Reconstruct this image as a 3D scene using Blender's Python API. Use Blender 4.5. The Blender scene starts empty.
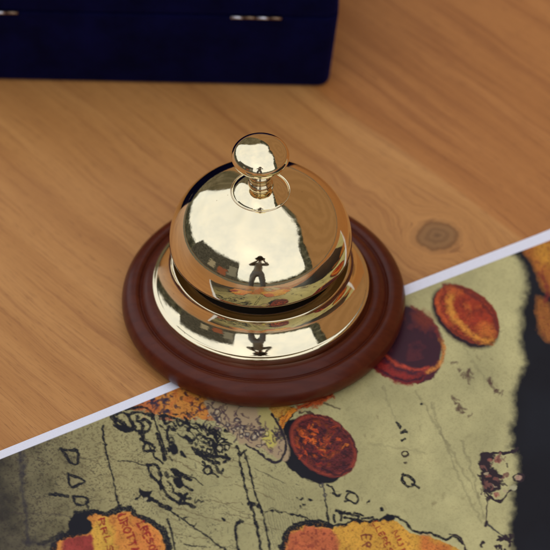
import bpy, bmesh, math, random
import numpy as np
from mathutils import Vector, Matrix

random.seed(7)
RNG = np.random.default_rng(11)
SC = bpy.context.scene
COL = SC.collection
R = math.radians

# ---------------------------------------------------------------- view geometry
ELEV, DIST, U = R(45.5), 1.5, 0.366e-3
FPX = DIST / U
FW = np.array([0, math.cos(ELEV), -math.sin(ELEV)])
UP = np.array([0, math.sin(ELEV), math.cos(ELEV)])
RT = np.array([1.0, 0, 0])
EYE = -FW * DIST - RT * ((262 - 275) * U) + UP * ((309 - 275) * U)


def at(px, py, z=0.0):
    """point on the plane z that the photograph shows at (px, py)"""
    d = FW + RT * (px - 275) / FPX + UP * (275 - py) / FPX
    return EYE + d * ((z - EYE[2]) / d[2])


# ---------------------------------------------------------------- object helpers
def tag(o, label=None, cat=None, group=None, kind=None):
    if label: o['label'] = label
    if cat: o['category'] = cat
    if group: o['group'] = group
    if kind: o['kind'] = kind
    return o


def empty(name, loc, label, cat, rz=0.0, group=None):
    o = bpy.data.objects.new(name, None)
    o.location = loc
    o.rotation_euler = (0, 0, rz)
    o.empty_display_size = 0.01
    COL.objects.link(o)
    return tag(o, label, cat, group)


def link(name, me, mat, parent=None, smooth=True):
    o = bpy.data.objects.new(name, me)
    COL.objects.link(o)
    if mat: me.materials.append(mat)
    if parent: o.parent = parent
    if smooth:
        me.polygons.foreach_set('use_smooth', [True] * len(me.polygons))
    return o


def from_bm(name, bm, mat, parent=None, smooth=True):
    me = bpy.data.meshes.new(name)
    bmesh.ops.recalc_face_normals(bm, faces=bm.faces)
    bm.to_mesh(me)
    bm.free()
    return link(name, me, mat, parent, smooth)


def catmull(pts, n=8, closed=False):
    P = [np.array(p, float) for p in pts]
    out = []
    N = len(P)
    for i in range(N if closed else N - 1):
        if closed:
            p0, p1, p2, p3 = P[i - 1], P[i], P[(i + 1) % N], P[(i + 2) % N]
        else:
            p0, p1, p2, p3 = P[max(i - 1, 0)], P[i], P[i + 1], P[min(i + 2, N - 1)]
        for k in range(n):
            t = k / n
            out.append(0.5 * ((2 * p1) + (-p0 + p2) * t + (2 * p0 - 5 * p1 + 4 * p2 - p3) * t * t
                              + (-p0 + 3 * p1 - 3 * p2 + p3) * t ** 3))
    if not closed: out.append(P[-1])
    return out


def lathe(name, prof, mat, parent, seg=192, cap_lo=False, cap_hi=False):
    bm = bmesh.new()
    rings = []
    for r, z in prof:
        if r < 1e-7:
            rings.append([bm.verts.new((0, 0, z))])
        else:
            rings.append([bm.verts.new((r * math.cos(2 * math.pi * k / seg), r * math.sin(2 * math.pi * k / seg), z))
                          for k in range(seg)])
    for a, b in zip(rings[:-1], rings[1:]):
        for k in range(seg):
            k2 = (k + 1) % seg
            if len(a) == 1 and len(b) == 1: continue
            if len(a) == 1: bm.faces.new((a[0], b[k2], b[k]))
            elif len(b) == 1: bm.faces.new((a[k], a[k2], b[0]))
            else: bm.faces.new((a[k], a[k2], b[k2], b[k]))
    if cap_lo: bm.faces.new(rings[0])
    if cap_hi: bm.faces.new(rings[-1])
    return from_bm(name, bm, mat, parent)


# ---------------------------------------------------------------- node helpers
class NT:
    def __init__(self, tree):
        self.t = tree
        self.n = tree.nodes
        self.l = tree.links

    def put(self, sock, v):
        if v is None: return
        if hasattr(v, 'is_output') or isinstance(v, bpy.types.NodeSocket):
            self.l.new(v, sock)
        else:
            if isinstance(v, (tuple, list)) and len(v) == 3 and sock.type == 'RGBA': v = (*v, 1)
            sock.default_value = v

    def math(self, op, a, b=None, c=None, clamp=False):
        m = self.n.new('ShaderNodeMath'); m.operation = op; m.use_clamp = clamp
        for i, v in enumerate((a, b, c)):
            if v is not None: self.put(m.inputs[i], v)
        return m.outputs[0]

    def add(self, a, b): return self.math('ADD', a, b)
    def sub(self, a, b): return self.math('SUBTRACT', a, b)
    def mul(self, a, b): return self.math('MULTIPLY', a, b)
    def div(self, a, b): return self.math('DIVIDE', a, b)

    def step(self, x, e0, e1):
        m = self.n.new('ShaderNodeMapRange'); m.interpolation_type = 'SMOOTHSTEP'
        self.put(m.inputs[0], x); self.put(m.inputs[1], e0); self.put(m.inputs[2], e1)
        return m.outputs[0]

    def maprange(self, x, a, b, c, d):
        m = self.n.new('ShaderNodeMapRange')
        for i, v in enumerate((x, a, b, c, d)): self.put(m.inputs[i], v)
        return m.outputs[0]

    def mix(self, f, a, b, mode='MIX'):
        m = self.n.new('ShaderNodeMix'); m.data_type = 'RGBA'; m.blend_type = mode
        self.put(m.inputs[0], f); self.put(m.inputs[6], a); self.put(m.inputs[7], b)
        return m.outputs[2]

    def noise(self, vec, scale, detail=4, rough=0.5, dist=0.0):
        m = self.n.new('ShaderNodeTexNoise')
        self.put(m.inputs['Vector'], vec)
        m.inputs['Scale'].default_value = scale; m.inputs['Detail'].default_value = detail
        m.inputs['Roughness'].default_value = rough; m.inputs['Distortion'].default_value = dist
        return m.outputs[0]

    def xyz(self, x, y, z=0.0):
        m = self.n.new('ShaderNodeCombineXYZ')
        for i, v in enumerate((x, y, z)): self.put(m.inputs[i], v)
        return m.outputs[0]

    def sep(self, v):
        m = self.n.new('ShaderNodeSeparateXYZ'); self.put(m.inputs[0], v)
        return m.outputs

    def coord(self, which='Object'):
        return self.n.new('ShaderNodeTexCoord').outputs[which]

    def ramp(self, f, stops, interp='LINEAR'):
        m = self.n.new('ShaderNodeValToRGB'); m.color_ramp.interpolation = interp
        el = m.color_ramp.elements
        while len(el) < len(stops): el.new(0.5)
        for e, (p, c) in zip(el, stops):
            e.position = p; e.color = (*c, 1) if len(c) == 3 else c
        self.put(m.inputs[0], f)
        return m.outputs[0]

    def curve(self, x, pts):
        m = self.n.new('ShaderNodeFloatCurve')
        c = m.mapping.curves[0]
        while len(c.points) < len(pts): c.points.new(0.5, 0.5)
        for p, (a, b) in zip(c.points, pts):
            p.location = (a, b); p.handle_type = 'VECTOR'
        m.mapping.update()
        self.put(m.inputs['Value'], x)
        return m.outputs[0]

    def bump(self, h, strength, dist):
        m = self.n.new('ShaderNodeBump')
        m.inputs['Strength'].default_value = strength; m.inputs['Distance'].default_value = dist
        self.put(m.inputs['Height'], h)
        return m.outputs[0]


def material(name, **kw):
    m = bpy.data.materials.new(name); m.use_nodes = True
    t = NT(m.node_tree)
    b = t.n['Principled BSDF']
    for k, v in kw.items():
        t.put(b.inputs[k.replace('_', ' ')], v)
    return m, t, b


# ---------------------------------------------------------------- materials
# lacquered wooden table ------------------------------------------------
MAT_TABLE, t, b = material('table_wood', Roughness=0.42)
P = t.coord('Object')
x, y, z = t.sep(P)
xm, ym = t.mul(x, 1000.0), t.mul(y, 1000.0)              # millimetres
KX, KY = at(437, 236)[:2] * 1000
A = R(-47.5)
ca, sa = math.cos(A), math.sin(A)
dx, dy = t.sub(xm, float(KX)), t.sub(ym, float(KY))
s0 = t.add(t.mul(dx, ca), t.mul(dy, sa))
t0 = t.sub(t.mul(dy, ca), t.mul(dx, sa))
w1 = t.noise(t.xyz(t.mul(s0, 0.012), t.mul(t0, 0.03)), 1.0, 2)
w2 = t.noise(t.xyz(t.mul(s0, 0.05), t.mul(t0, 0.06), 5.0), 1.0, 2)
inside = t.mul(t.step(t0, 22.0, 6.0), t.step(t0, -62.0, -42.0))          # band of figured grain
near = t.mul(t.step(s0, -75.0, -35.0), inside)
t1 = t.add(t0, t.mul(t.sub(w1, 0.5), 9.0))
t1 = t.add(t1, t.mul(t.mul(t.sub(w2, 0.5), 10.0), near))
rho = t.math('SQRT', t.add(t.mul(dx, dx), t.mul(t.mul(dy, dy), 1.15)))
rw = t.add(rho, t.mul(t.sub(t.noise(t.xyz(t.mul(dx, 0.14), t.mul(dy, 0.14)), 1.0, 4, 0.65), 0.5), 5.5))
rr2 = t.math('MAXIMUM', t.mul(rw, rw), 60.0)
psi = t.mul(t1, t.math('MAXIMUM', t.sub(1.0, t.div(110.0, rr2)), 0.05))
band = t.noise(t.xyz(t.mul(psi, 0.085), t.mul(s0, 0.004)), 1.0, 3, 0.55)
band2 = t.noise(t.xyz(t.mul(psi, 0.30), t.mul(s0, 0.009), 3.0), 1.0, 4, 0.6)
fine = t.noise(t.xyz(t.mul(psi, 2.3), t.mul(s0, 0.03), 7.0), 1.0, 4, 0.6)
pore = t.noise(t.xyz(t.mul(psi, 3.2), t.mul(s0, 0.16), 1.0), 1.0, 2, 0.5)
col = t.ramp(band, [(0.25, (0.46, 0.198, 0.056)), (0.5, (0.545, 0.250, 0.074)), (0.75, (0.62, 0.300, 0.096))])
col = t.mix(t.mul(t.step(band2, 0.53, 0.64), 0.46), col, (0.33, 0.125, 0.038))
col = t.mix(t.mul(t.step(fine, 0.50, 0.66), 0.46), col, (0.30, 0.115, 0.036))
col = t.mix(t.mul(t.step(pore, 0.58, 0.72), 0.55), col, (0.22, 0.082, 0.026))
# redder board past the joint, its dimmer light also darkened into the colour
far = t.step(t.add(t0, t.mul(t.sub(w1, .5), 5.0)), 21.0, 23.5)
col = t.mix(t.mul(far, 0.85), col, t.mix(1.0, col, (0.86, 0.72, 0.62), 'MULTIPLY'))
# the knot
ring = t.math('SINE', t.mul(rw, 2.6))
kcol = t.ramp(t.div(rw, 9.0), [(0.0, (0.15, 0.072, 0.028)), (0.25, (0.27, 0.135, 0.050)), (0.45, (0.20, 0.095, 0.034)),
                               (0.6, (0.33, 0.165, 0.058)), (0.84, (0.17, 0.070, 0.022)), (1.0, (0.30, 0.13, 0.040))])
kcol = t.mix(t.mul(t.step(ring, 0.0, 1.0), 0.16), kcol, (0.06, 0.03, 0.014))
col = t.mix(t.mul(t.step(rw, 9.6, 6.8), 0.88), col, kcol)
halo = t.mul(t.step(rw, 16.0, 8.0), t.step(t.math('SINE', t.mul(rw, 1.5)), -0.2, 1.0))
col = t.mix(t.mul(t.mul(halo, t.step(rw, 8.0, 9.0)), 0.28), col, (0.25, 0.11, 0.04))
t.put(b.inputs['Base Color'], col)
t.put(b.inputs['Roughness'], t.maprange(fine, 0.3, 0.7, 0.36, 0.5))
t.put(b.inputs['Normal'], t.bump(t.add(fine, t.mul(pore, 0.8)), 0.10, 0.0003))
b.inputs['Specular IOR Level'].default_value = 0.35

# polished brass -------------------------------------------------------
def brass(name, color, rough):
    m, t, b = material(name, Metallic=1.0)
    P = t.coord('Object')
    n = t.noise(P, 90.0, 4, 0.6)
    n2 = t.noise(P, 900.0, 2)
    t.put(b.inputs['Base Color'], t.mix(t.mul(t.step(n, 0.45, 0.75), 0.22), color, tuple(c * k for c, k in zip(color, (0.86, 0.82, 0.72)))))
    sp = t.n.new('ShaderNodeTexVoronoi'); t.put(sp.inputs['Vector'], P); sp.inputs['Scale'].default_value = 260.0
    vs_ = t.sep(sp.outputs['Color'])[0]
    dot = t.mul(t.step(sp.outputs['Distance'], 0.085, 0.04), t.step(vs_, 0.80, 0.82))      # dust and tarnish specks
    lnk = b.inputs['Base Color'].links[0].from_socket
    t.put(b.inputs['Base Color'], t.mix(t.mul(dot, 0.6), lnk, (0.25, 0.19, 0.11)))
    sm = t.noise(P, 170.0, 6, 0.7, 0.6)                      # finger smudges
    scv = t.n.new('ShaderNodeMapping'); t.put(scv.inputs[0], P); scv.inputs['Scale'].default_value = (2600.0, 320.0, 900.0); scv.inputs['Rotation'].default_value = (0.3, 0.5, 0.7)
    sc_ = t.noise(scv.outputs[0], 1.0, 2)                    # hairline scratches
    t.put(b.inputs['Roughness'], t.add(rough, t.add(t.mul(t.step(sm, 0.48, 0.72), 0.075), t.mul(t.step(sc_, 0.62, 0.74), 0.05))))
    t.put(b.inputs['Normal'], t.bump(t.add(n, t.mul(n2, 0.03)), 0.07, 0.0006))
    return m
MAT_BRASS = brass('polished_brass', (0.88, 0.775, 0.53), 0.048)
MAT_STEM = brass('aged_brass_stem', (0.70, 0.58, 0.37), 0.12)
MAT_BRASS_IN, _, _ = material('dull_brass_inside', Metallic=0.5, Base_Color=(0.62, 0.50, 0.32, 1), Roughness=0.4)
MAT_PLATE, _, _ = material('shaded_inner_plate', Metallic=0.3, Base_Color=(0.03, 0.025, 0.02, 1), Roughness=0.6)  # near-black colour paints in the shade under the dome

# varnished mahogany ---------------------------------------------------
MAT_MAHOG, t, b = material('varnished_mahogany', Roughness=0.33)
P = t.coord('Object')
x, y, z = t.sep(P)
g = t.noise(t.xyz(t.mul(x, 60.0), t.mul(y, 420.0), t.mul(z, 300.0)), 1.0, 4, 0.6)
g2 = t.noise(P, 45.0, 3)
col = t.ramp(g, [(0.3, (0.072, 0.0118, 0.0045)), (0.55, (0.095, 0.0165, 0.0056)), (0.8, (0.116, 0.022, 0.0072))])
col = t.mix(t.mul(t.step(g2, 0.4, 0.7), 0.35), col, (0.060, 0.012, 0.007))
t.put(b.inputs['Base Color'], col)
t.put(b.inputs['Roughness'], t.maprange(g2, 0.3, 0.7, 0.24, 0.32))
t.put(b.inputs['Normal'], t.bump(g, 0.06, 0.0003))
b.inputs['Specular IOR Level'].default_value = 0.24

# navy velvet ----------------------------------------------------------
MAT_VELVET, t, b = material('navy_velvet', Roughness=0.9)
P = t.coord('Object')
n = t.noise(P, 60.0, 5, 0.65)
n2 = t.noise(P, 2500.0, 2)
t.put(b.inputs['Base Color'], t.ramp(n, [(0.3, (0.0012, 0.0012, 0.0115)), (0.7, (0.0030, 0.0032, 0.034))]))
t.put(b.inputs['Normal'], t.bump(n2, 0.5, 0.0003))
b.inputs['Specular IOR Level'].default_value = 0.05
b.inputs['Sheen Weight'].default_value = 0.16
b.inputs['Sheen Roughness'].default_value = 0.4
b.inputs['Sheen Tint'].default_value = (0.08, 0.09, 0.75, 1)

MAT_STEEL, t, b = material('hinge_steel', Metallic=1.0, Roughness=0.3)
t.put(b.inputs['Base Color'], t.ramp(t.noise(t.coord(), 900.0, 3), [(0.3, (0.55, 0.55, 0.6)), (0.7, (0.75, 0.75, 0.8))]))
MAT_BRONZE, t, b = material('hinge_bronze', Metallic=1.0, Roughness=0.4)
t.put(b.inputs['Base Color'], t.ramp(t.noise(t.coord(), 900.0, 3), [(0.3, (0.22, 0.15, 0.10)), (0.7, (0.34, 0.24, 0.16))]))

# printed paper --------------------------------------------------------
MAT_MAP, t, b = material('printed_paper', Roughness=0.38)
at_ = t.n.new('ShaderNodeAttribute'); at_.attribute_name = 'ink'
P = t.coord('Object')
n = t.noise(P, 1800.0, 3, 0.6)
n2 = t.noise(P, 55.0, 4)
c = t.mix(t.mul(t.step(n, 0.35, 0.75), 0.16), at_.outputs[0], t.mix(1.0, at_.outputs[0], (0.62, 0.60, 0.55), 'MULTIPLY'))
t.put(b.inputs['Base Color'], c)
t.put(b.inputs['Roughness'], t.maprange(n2, 0.3, 0.7, 0.33, 0.45))
t.put(b.inputs['Normal'], t.bump(n2, 0.08, 0.002))
b.inputs['Specular IOR Level'].default_value = 0.22

# ---------------------------------------------------------------- the printed map: painted as vertex colours
def smooth_noise(shape, cell, seed, octaves=3):
    g = np.random.default_rng(seed)
    H, W = shape
    out = np.zeros(shape, np.float32); amp = 1.0; tot = 0
    for _ in range(octaves):
        gh, gw = int(H / cell) + 3, int(W / cell) + 3
        a = g.random((gh, gw)).astype(np.float32)
        yy = np.arange(H) / cell; xx = np.arange(W) / cell
        yi, xi = yy.astype(int), xx.astype(int)
        fy = (yy - yi)[:, None]; fx = (xx - xi)[None]
        fy = fy * fy * (3 - 2 * fy); fx = fx * fx * (3 - 2 * fx)
        v = (a[yi][:, xi] * (1 - fy) * (1 - fx) + a[yi + 1][:, xi] * fy * (1 - fx)
             + a[yi][:, xi + 1] * (1 - fy) * fx + a[yi + 1][:, xi + 1] * fy * fx)
        out += v * amp; tot += amp; amp *= 0.55; cell = max(cell / 2, 1.0)
    return out / tot


S = 3.0                                    # canvas samples per unit of the drawing
X0, Y0, X1, Y1 = -60, 200, 640, 760
CH, CW = int((Y1 - Y0) * S), int((X1 - X0) * S)
yy, xx = np.mgrid[0:CH, 0:CW].astype(np.float32)
GX, GY = xx / S + X0, yy / S + Y0
N1 = smooth_noise((CH, CW), 10 * S, 1, 4)
N2 = smooth_noise((CH, CW), 4 * S, 2, 3)
N3 = smooth_noise((CH, CW), 60 * S, 3, 3)
N4 = smooth_noise((CH, CW), 2.0 * S, 4, 2)
JX = (smooth_noise((CH, CW), 5 * S, 5, 3) - .5)
JY = (smooth_noise((CH, CW), 5 * S, 6, 3) - .5)


def lin(c):
    c = np.array(c, np.float32) / 255
    return np.where(c <= .04045, c / 12.92, ((c + .055) / 1.055) ** 2.4)


GAIN = 1.24                                # paper colours seen in the picture -> reflectance
def ink(c): return np.clip(lin(c) * GAIN, 0, .9)


img = np.empty((CH, CW, 3), np.float32)
img[:] = ink((165, 157, 110))


def box(pts, pad):
    p = np.array(pts)
    x0 = max(int((p[:, 0].min() - pad - X0) * S), 0); x1 = min(int((p[:, 0].max() + pad - X0) * S) + 1, CW)
    y0 = max(int((p[:, 1].min() - pad - Y0) * S), 0); y1 = min(int((p[:, 1].max() + pad - Y0) * S) + 1, CH)
    if x1 <= x0 or y1 <= y0: return None
    return np.s_[y0:y1, x0:x1]


def blend(sl, a, color):
    a = np.clip(a, 0, 1)[..., None]
    c = color if isinstance(color, np.ndarray) and color.ndim == 3 else ink(color)
    img[sl] = img[sl] * (1 - a) + c * a


def seg_dist(px, py, pts):
    d = np.full(px.shape, 1e9, np.float32)
    for (ax, ay), (bx, by) in zip(pts[:-1], pts[1:]):
        vx, vy = bx - ax, by - ay
        L = vx * vx + vy * vy + 1e-9
        tt = np.clip(((px - ax) * vx + (py - ay) * vy) / L, 0, 1)
        d = np.minimum(d, (px - ax - tt * vx) ** 2 + (py - ay - tt * vy) ** 2)
    return np.sqrt(d)


INK = (15, 15, 25)
N5 = smooth_noise((CH, CW), 1.1 * S, 9, 2)


def stroke(pts, w=1.2, color=INK, a=1.0, j=1.2, soft=0.5, curve=True, rough=0.9):
    if curve and len(pts) > 2: pts = [tuple(p) for p in catmull(pts, 5)]
    sl = box(pts, w * 2 + 4)
    if sl is None: return
    px = GX[sl] + JX[sl] * j * 2; py = GY[sl] + JY[sl] * j * 2
    d = seg_dist(px, py, pts)
    if color is INK: w = w * 1.25; j = j * .85; rough = rough * .9
    hw = w * .5 * (1 + (N2[sl] - .5) * 2 * rough)
    al = np.clip((hw + soft - d) / (2 * soft), 0, 1) * a
    if color is INK: al = al * np.clip((N5[sl] - .24) * 6, .85, 1)
    blend(sl, al, color)


def inside_poly(px, py, pts):
    c = np.zeros(px.shape, bool)
    n = len(pts)
    for i in range(n):
        ax, ay = pts[i]; bx, by = pts[(i + 1) % n]
        if ay == by: continue
        cond = (ay > py) != (by > py)
        c ^= cond & (px < (bx - ax) * (py - ay) / (by - ay) + ax)
    return c


def poly(pts, color, a=1.0, j=2.0, soft=0.7, curve=True, grow=0.0):
    if curve: pts = [tuple(p) for p in catmull(pts, 5, True)]
    sl = box(pts, 6 + soft + grow)
    if sl is None: return
    px = GX[sl] + JX[sl] * j * 2; py = GY[sl] + JY[sl] * j * 2
    d = seg_dist(px, py, list(pts) + [pts[0]])
    d = np.where(inside_poly(px, py, pts), d, -d) + grow
    blend(sl, np.clip((d + soft) / (2 * soft), 0, 1) * a, color)


def ell(cx, cy, a_, b_, rot=0, n=20):
    c, s_ = math.cos(R(rot)), math.sin(R(rot))
    return [(cx + a_ * math.cos(k * 2 * math.pi / n) * c - b_ * math.sin(k * 2 * math.pi / n) * s_,
             cy + a_ * math.cos(k * 2 * math.pi / n) * s_ + b_ * math.sin(k * 2 * math.pi / n) * c) for k in range(n)]


def ring(cx, cy, r, w=1.1, color=INK, rb=None, rot=0, **k):
    p = ell(cx, cy, r, rb or r, rot, 12)
    stroke(p + [p[0], p[1]], w, color, **k)


def mottled(sl_pts, stops, noise, pad=2):
    pass


# paper ground: mottling, warmer and darker to the left
img *= (0.80 + 0.40 * N3[..., None])
img *= (0.93 + 0.14 * N1[..., None])
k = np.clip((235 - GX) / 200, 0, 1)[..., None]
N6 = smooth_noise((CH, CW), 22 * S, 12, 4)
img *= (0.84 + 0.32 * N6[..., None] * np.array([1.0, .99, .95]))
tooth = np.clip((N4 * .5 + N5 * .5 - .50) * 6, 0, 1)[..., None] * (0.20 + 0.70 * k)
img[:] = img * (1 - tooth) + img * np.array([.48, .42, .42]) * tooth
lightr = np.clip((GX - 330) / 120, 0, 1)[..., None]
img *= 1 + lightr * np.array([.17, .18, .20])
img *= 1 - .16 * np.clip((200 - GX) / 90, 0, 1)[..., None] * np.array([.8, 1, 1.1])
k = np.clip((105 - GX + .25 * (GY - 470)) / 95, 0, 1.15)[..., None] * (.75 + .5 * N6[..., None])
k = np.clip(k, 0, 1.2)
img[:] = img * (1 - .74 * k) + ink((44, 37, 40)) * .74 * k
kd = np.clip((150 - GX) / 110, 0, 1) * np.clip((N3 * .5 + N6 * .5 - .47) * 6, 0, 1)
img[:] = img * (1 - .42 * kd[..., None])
# faint sepia contour lines
for i in range(34):
    x0 = random.uniform(150, 250); y0 = random.uniform(430, 545)
    sx = random.uniform(14, 55); an = R(random.uniform(5, 28))
    stroke([(x0, y0), (x0 + sx * .5, y0 + sx * .5 * math.tan(an) + random.uniform(-2, 2)), (x0 + sx, y0 + sx * math.tan(an))],
           random.uniform(.4, .8), (95, 78, 52), a=random.uniform(.35, .8), j=2)
for i in range(60):
    x0 = random.uniform(60, 180); y0 = random.uniform(430, 545)
    stroke([(x0, y0), (x0 + random.uniform(2, 9), y0 + random.uniform(-1, 3))], .7, (70, 62, 48), a=random.uniform(.3, .7), j=2)
for i in range(90):
    x0 = random.uniform(100, 330); y0 = random.uniform(420, 548)
    ring(x0, y0, random.uniform(.2, .6), .8, (75, 66, 50), a=random.uniform(.3, .9))
for p, a in (([(383, 388), (391, 412), (398, 428)], .25), ([(416, 392), (447, 445), (479, 501)], .30), ([(431, 405), (455, 470), (482, 524)], .3),
             ([(462, 443), (474, 480), (483, 520)], .35), ([(455, 330), (470, 360), (486, 382)], .2), ([(370, 445), (400, 449), (425, 455)], .2)):
    stroke(p, 1.5, (104, 96, 70), a=min(a * 1.7, .6), j=3, soft=1.2)
for i in range(26):
    x0, y0 = random.uniform(360, 505), random.uniform(300, 520)
    stroke([(x0, y0), (x0 + random.uniform(-3, 4), y0 + random.uniform(0, 5))], random.uniform(.8, 2.0), (118, 104, 70), a=random.uniform(.3, .6), j=3, soft=1.0)

gr_ = np.clip((N5 - .60) * 9, 0, 1) * np.clip((N1 - .42) * 5, 0, 1) * np.clip((345 - GX) / 120, 0, 1)
blend(np.s_[:, :], gr_ * .6, (58, 54, 46))
for i in range(240):
    x0, y0 = random.uniform(20, 345), random.uniform(425, 552)
    L_ = random.uniform(1.5, 7); an = R(random.gauss(68, 14) if random.random() < .55 else random.gauss(12, 12))
    stroke([(x0, y0), (x0 + L_ * math.cos(an), y0 + L_ * math.sin(an))], random.uniform(.4, .9), random.choice([(70, 62, 50), (92, 80, 56), (50, 48, 46)]), a=random.uniform(.3, .8), j=1.5)
# fine hatching of the sea by the lower land
for i in range(22):
    x0 = 262 + i * 2.6
    stroke([(x0, 516 + random.uniform(-2, 2)), (x0 + 3, 530), (x0 + 9 + random.uniform(-1, 1), 549)], .6, (78, 76, 58), a=.65, j=1.5)
for i in range(16):
    x0 = 262 + i * 2.6
    stroke([(x0, 478 + i * .8), (x0 + 4, 496), (x0 + 7, 512)], .5, (110, 106, 76), a=.5, j=2)

kk = np.clip((GY - 575) / 20, 0, 1) * np.clip((GX + 10) / 30, 0, 1)
blend(np.s_[:, :], kk * np.clip((N3 - .35) * 6, 0, 1) * .9, (206, 120, 52))
blend(np.s_[:, :], kk * np.clip((N1 - .56) * 9, 0, 1) * .8, (96, 44, 36))
blend(np.s_[:, :], np.clip((GY - 575) / 20, 0, 1) * np.clip((30 - GX) / 30, 0, 1) * .8, (36, 34, 44))
# lower left land ------------------------------------------------------
land = [(52, 552), (60, 541), (72, 536), (90, 532), (88, 520), (92, 516), (112, 516), (128, 513), (140, 520), (154, 528), (162, 539), (167, 552), (172, 600), (190, 650), (170, 700), (110, 690), (50, 700), (20, 650), (40, 600)]
poly(land, (224, 146, 66), j=2)
poly([(92, 538), (92, 530), (106, 518), (115, 540), (118, 600), (90, 600)], (232, 176, 70), a=.85, j=3, soft=3)
poly([(134, 522), (150, 530), (160, 545), (160, 600), (140, 600)], (226, 134, 66), a=.8, j=3, soft=3)
poly([(62, 548), (70, 539), (86, 537), (93, 541), (94, 600), (58, 600)], (160, 62, 56), j=2, soft=1.5)
poly([(69, 524), (76, 516), (90, 514), (88, 520), (92, 524), (92, 533), (80, 536), (70, 536)], INK, j=2)
stroke([(52, 553), (58, 542), (69, 536), (80, 534), (72, 527), (76, 516), (93, 514), (110, 515), (119, 511), (130, 511), (138, 517), (147, 521), (158, 528), (165, 539), (169, 552), (171, 580)], 4.6, INK, j=1.8)
stroke([(40, 545), (52, 541), (62, 534)], 3, INK, a=.8)
RED = (150, 30, 34)


def letters(p0, p1, word, size, color, w=1.0, a=.9, flip=1):
    """a word written along p0->p1; each glyph drawn with short pen strokes"""
    F = {'R': [[(0, 0), (0, 1)], [(0, 0), (.6, .1), (.55, .45), (0, .5)], [(.25, .5), (.7, 1)]],
         'U': [[(0, 0), (0, .8), (.35, 1), (.65, .8), (.65, 0)]],
         'O': [[(.35, 0), (0, .3), (0, .7), (.35, 1), (.7, .7), (.7, .3), (.35, 0)]],
         'T': [[(0, 0), (.7, 0)], [(.35, 0), (.35, 1)]],
         'S': [[(.65, .1), (.3, 0), (.05, .25), (.6, .65), (.35, 1), (0, .9)]],
         'L': [[(0, 0), (0, 1), (.6, 1)]],
         'I': [[(.2, 0), (.2, 1)]],
         'E': [[(.6, 0), (0, 0), (0, 1), (.6, 1)], [(0, .5), (.45, .5)]],
         'A': [[(0, 1), (.35, 0), (.7, 1)], [(.15, .65), (.55, .65)]],
         'N': [[(0, 1), (0, 0), (.6, 1), (.6, 0)]],
         'V': [[(0, 0), (.35, 1), (.7, 0)]],
         '6': [[(.6, 0), (.1, .4), (.05, .8), (.35, 1), (.65, .8), (.5, .5), (.1, .6)]]}
    d = np.array(p1, float) - p0; L = np.linalg.norm(d); d /= L
    nrm = np.array([-d[1], d[0]]) * flip
    stp = L / len(word)
    for i, ch in enumerate(word):
        o = np.array(p0) + d * stp * i
        o = o + nrm * random.uniform(-.5, .5)
        for st in F[ch]:
            stroke([tuple(o + d * (u * stp * .95) + nrm * ((v - .5) * size)) for u, v in st], w * 1.5, color, a=a, j=1.3, soft=.5, curve=len(st) > 3, rough=1.0)


letters((101, 521), (112, 556), 'RRLS', 5.5, RED)
letters((121, 517), (137, 556), 'UROTTA', 7.0, RED, 1.2)
letters((141, 524), (156, 558), 'LRESOR', 6.5, RED, 1.1)

# lower right land -----------------------------------------------------
landr = [(282, 552), (285, 540), (292, 531), (305, 526), (322, 526), (332, 529), (345, 527), (357, 523), (378, 523), (388, 521), (399, 525), (408, 533), (418, 537), (432, 540), (449, 547), (462, 556), (478, 600), (470, 650), (420, 690), (360, 660), (300, 700), (262, 660), (270, 600)]
poly(landr, (226, 166, 66), j=2)
poly([(286, 545), (294, 534), (308, 529), (324, 529), (334, 536), (340, 556), (335, 600), (280, 600)], (198, 106, 66), j=4, soft=2.5)
sl = box([(284, 526), (342, 560)], 0)
blend(sl, np.clip((N2[sl] - .54) * 6, 0, 1) * (GX[sl] > 286) * (GY[sl] > 531 + np.abs(GX[sl] - 315) * .25) * .7, (120, 46, 40))
poly([(420, 540), (436, 545), (452, 553), (458, 600), (425, 600)], (216, 118, 60), a=.8, j=3, soft=3)
stroke([(281, 560), (284, 543), (290, 532), (303, 526), (320, 525), (331, 528)], 5.0, INK, j=1.6)
stroke([(329, 528), (345, 526), (352, 523), (366, 524), (378, 522), (387, 520)], 2.6, INK, j=2.4)
poly(ell(388, 520, 5.5, 4.2), INK, j=2.2)
stroke([(388, 519), (396, 518.5), (404, 523), (412, 531), (418, 534), (430, 535), (440, 539), (447, 542), (454, 538), (462, 546)], 2.2, INK, j=1.4)
for p in ([(340, 514), (345, 513)], [(342, 514), (341, 522)], [(351, 517), (358, 519), (357, 524)], [(334, 517), (334, 524)], [(362, 521), (372, 519)], [(382, 512), (380, 509)], [(345, 519), (352, 521)], [(336, 512), (350, 516)], [(355, 515), (363, 518)]):
    stroke(p, 2.0, INK, j=1.5)
poly(ell(381, 510.5, 2.0, 2.2), INK)
letters((366, 537), (367, 552), 'E6', 9, (120, 44, 40), 1.1, flip=-1)
letters((375, 524), (392, 556), 'LLERES', 5, RED, 1.0)
letters((395, 534), (405, 558), 'NUI', 5, RED, 1.0)

stroke([(171, 560), (175, 600), (192, 650), (170, 702), (110, 692), (50, 702), (18, 650), (38, 600), (50, 556)], 5, INK, j=3)
stroke([(468, 556), (480, 600), (472, 652), (420, 692), (360, 662), (300, 702), (260, 660), (268, 600), (281, 560)], 5, INK, j=3)
for i in range(70):
    x0, y0 = random.uniform(10, 480), random.uniform(556, 740)
    stroke([(x0, y0), (x0 + random.uniform(-9, 9), y0 + random.uniform(-6, 6)), (x0 + random.uniform(-12, 12), y0 + random.uniform(-9, 9))], random.uniform(1.2, 3), random.choice([INK, RED, (90, 60, 48)]), a=.8, j=2.5)
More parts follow.
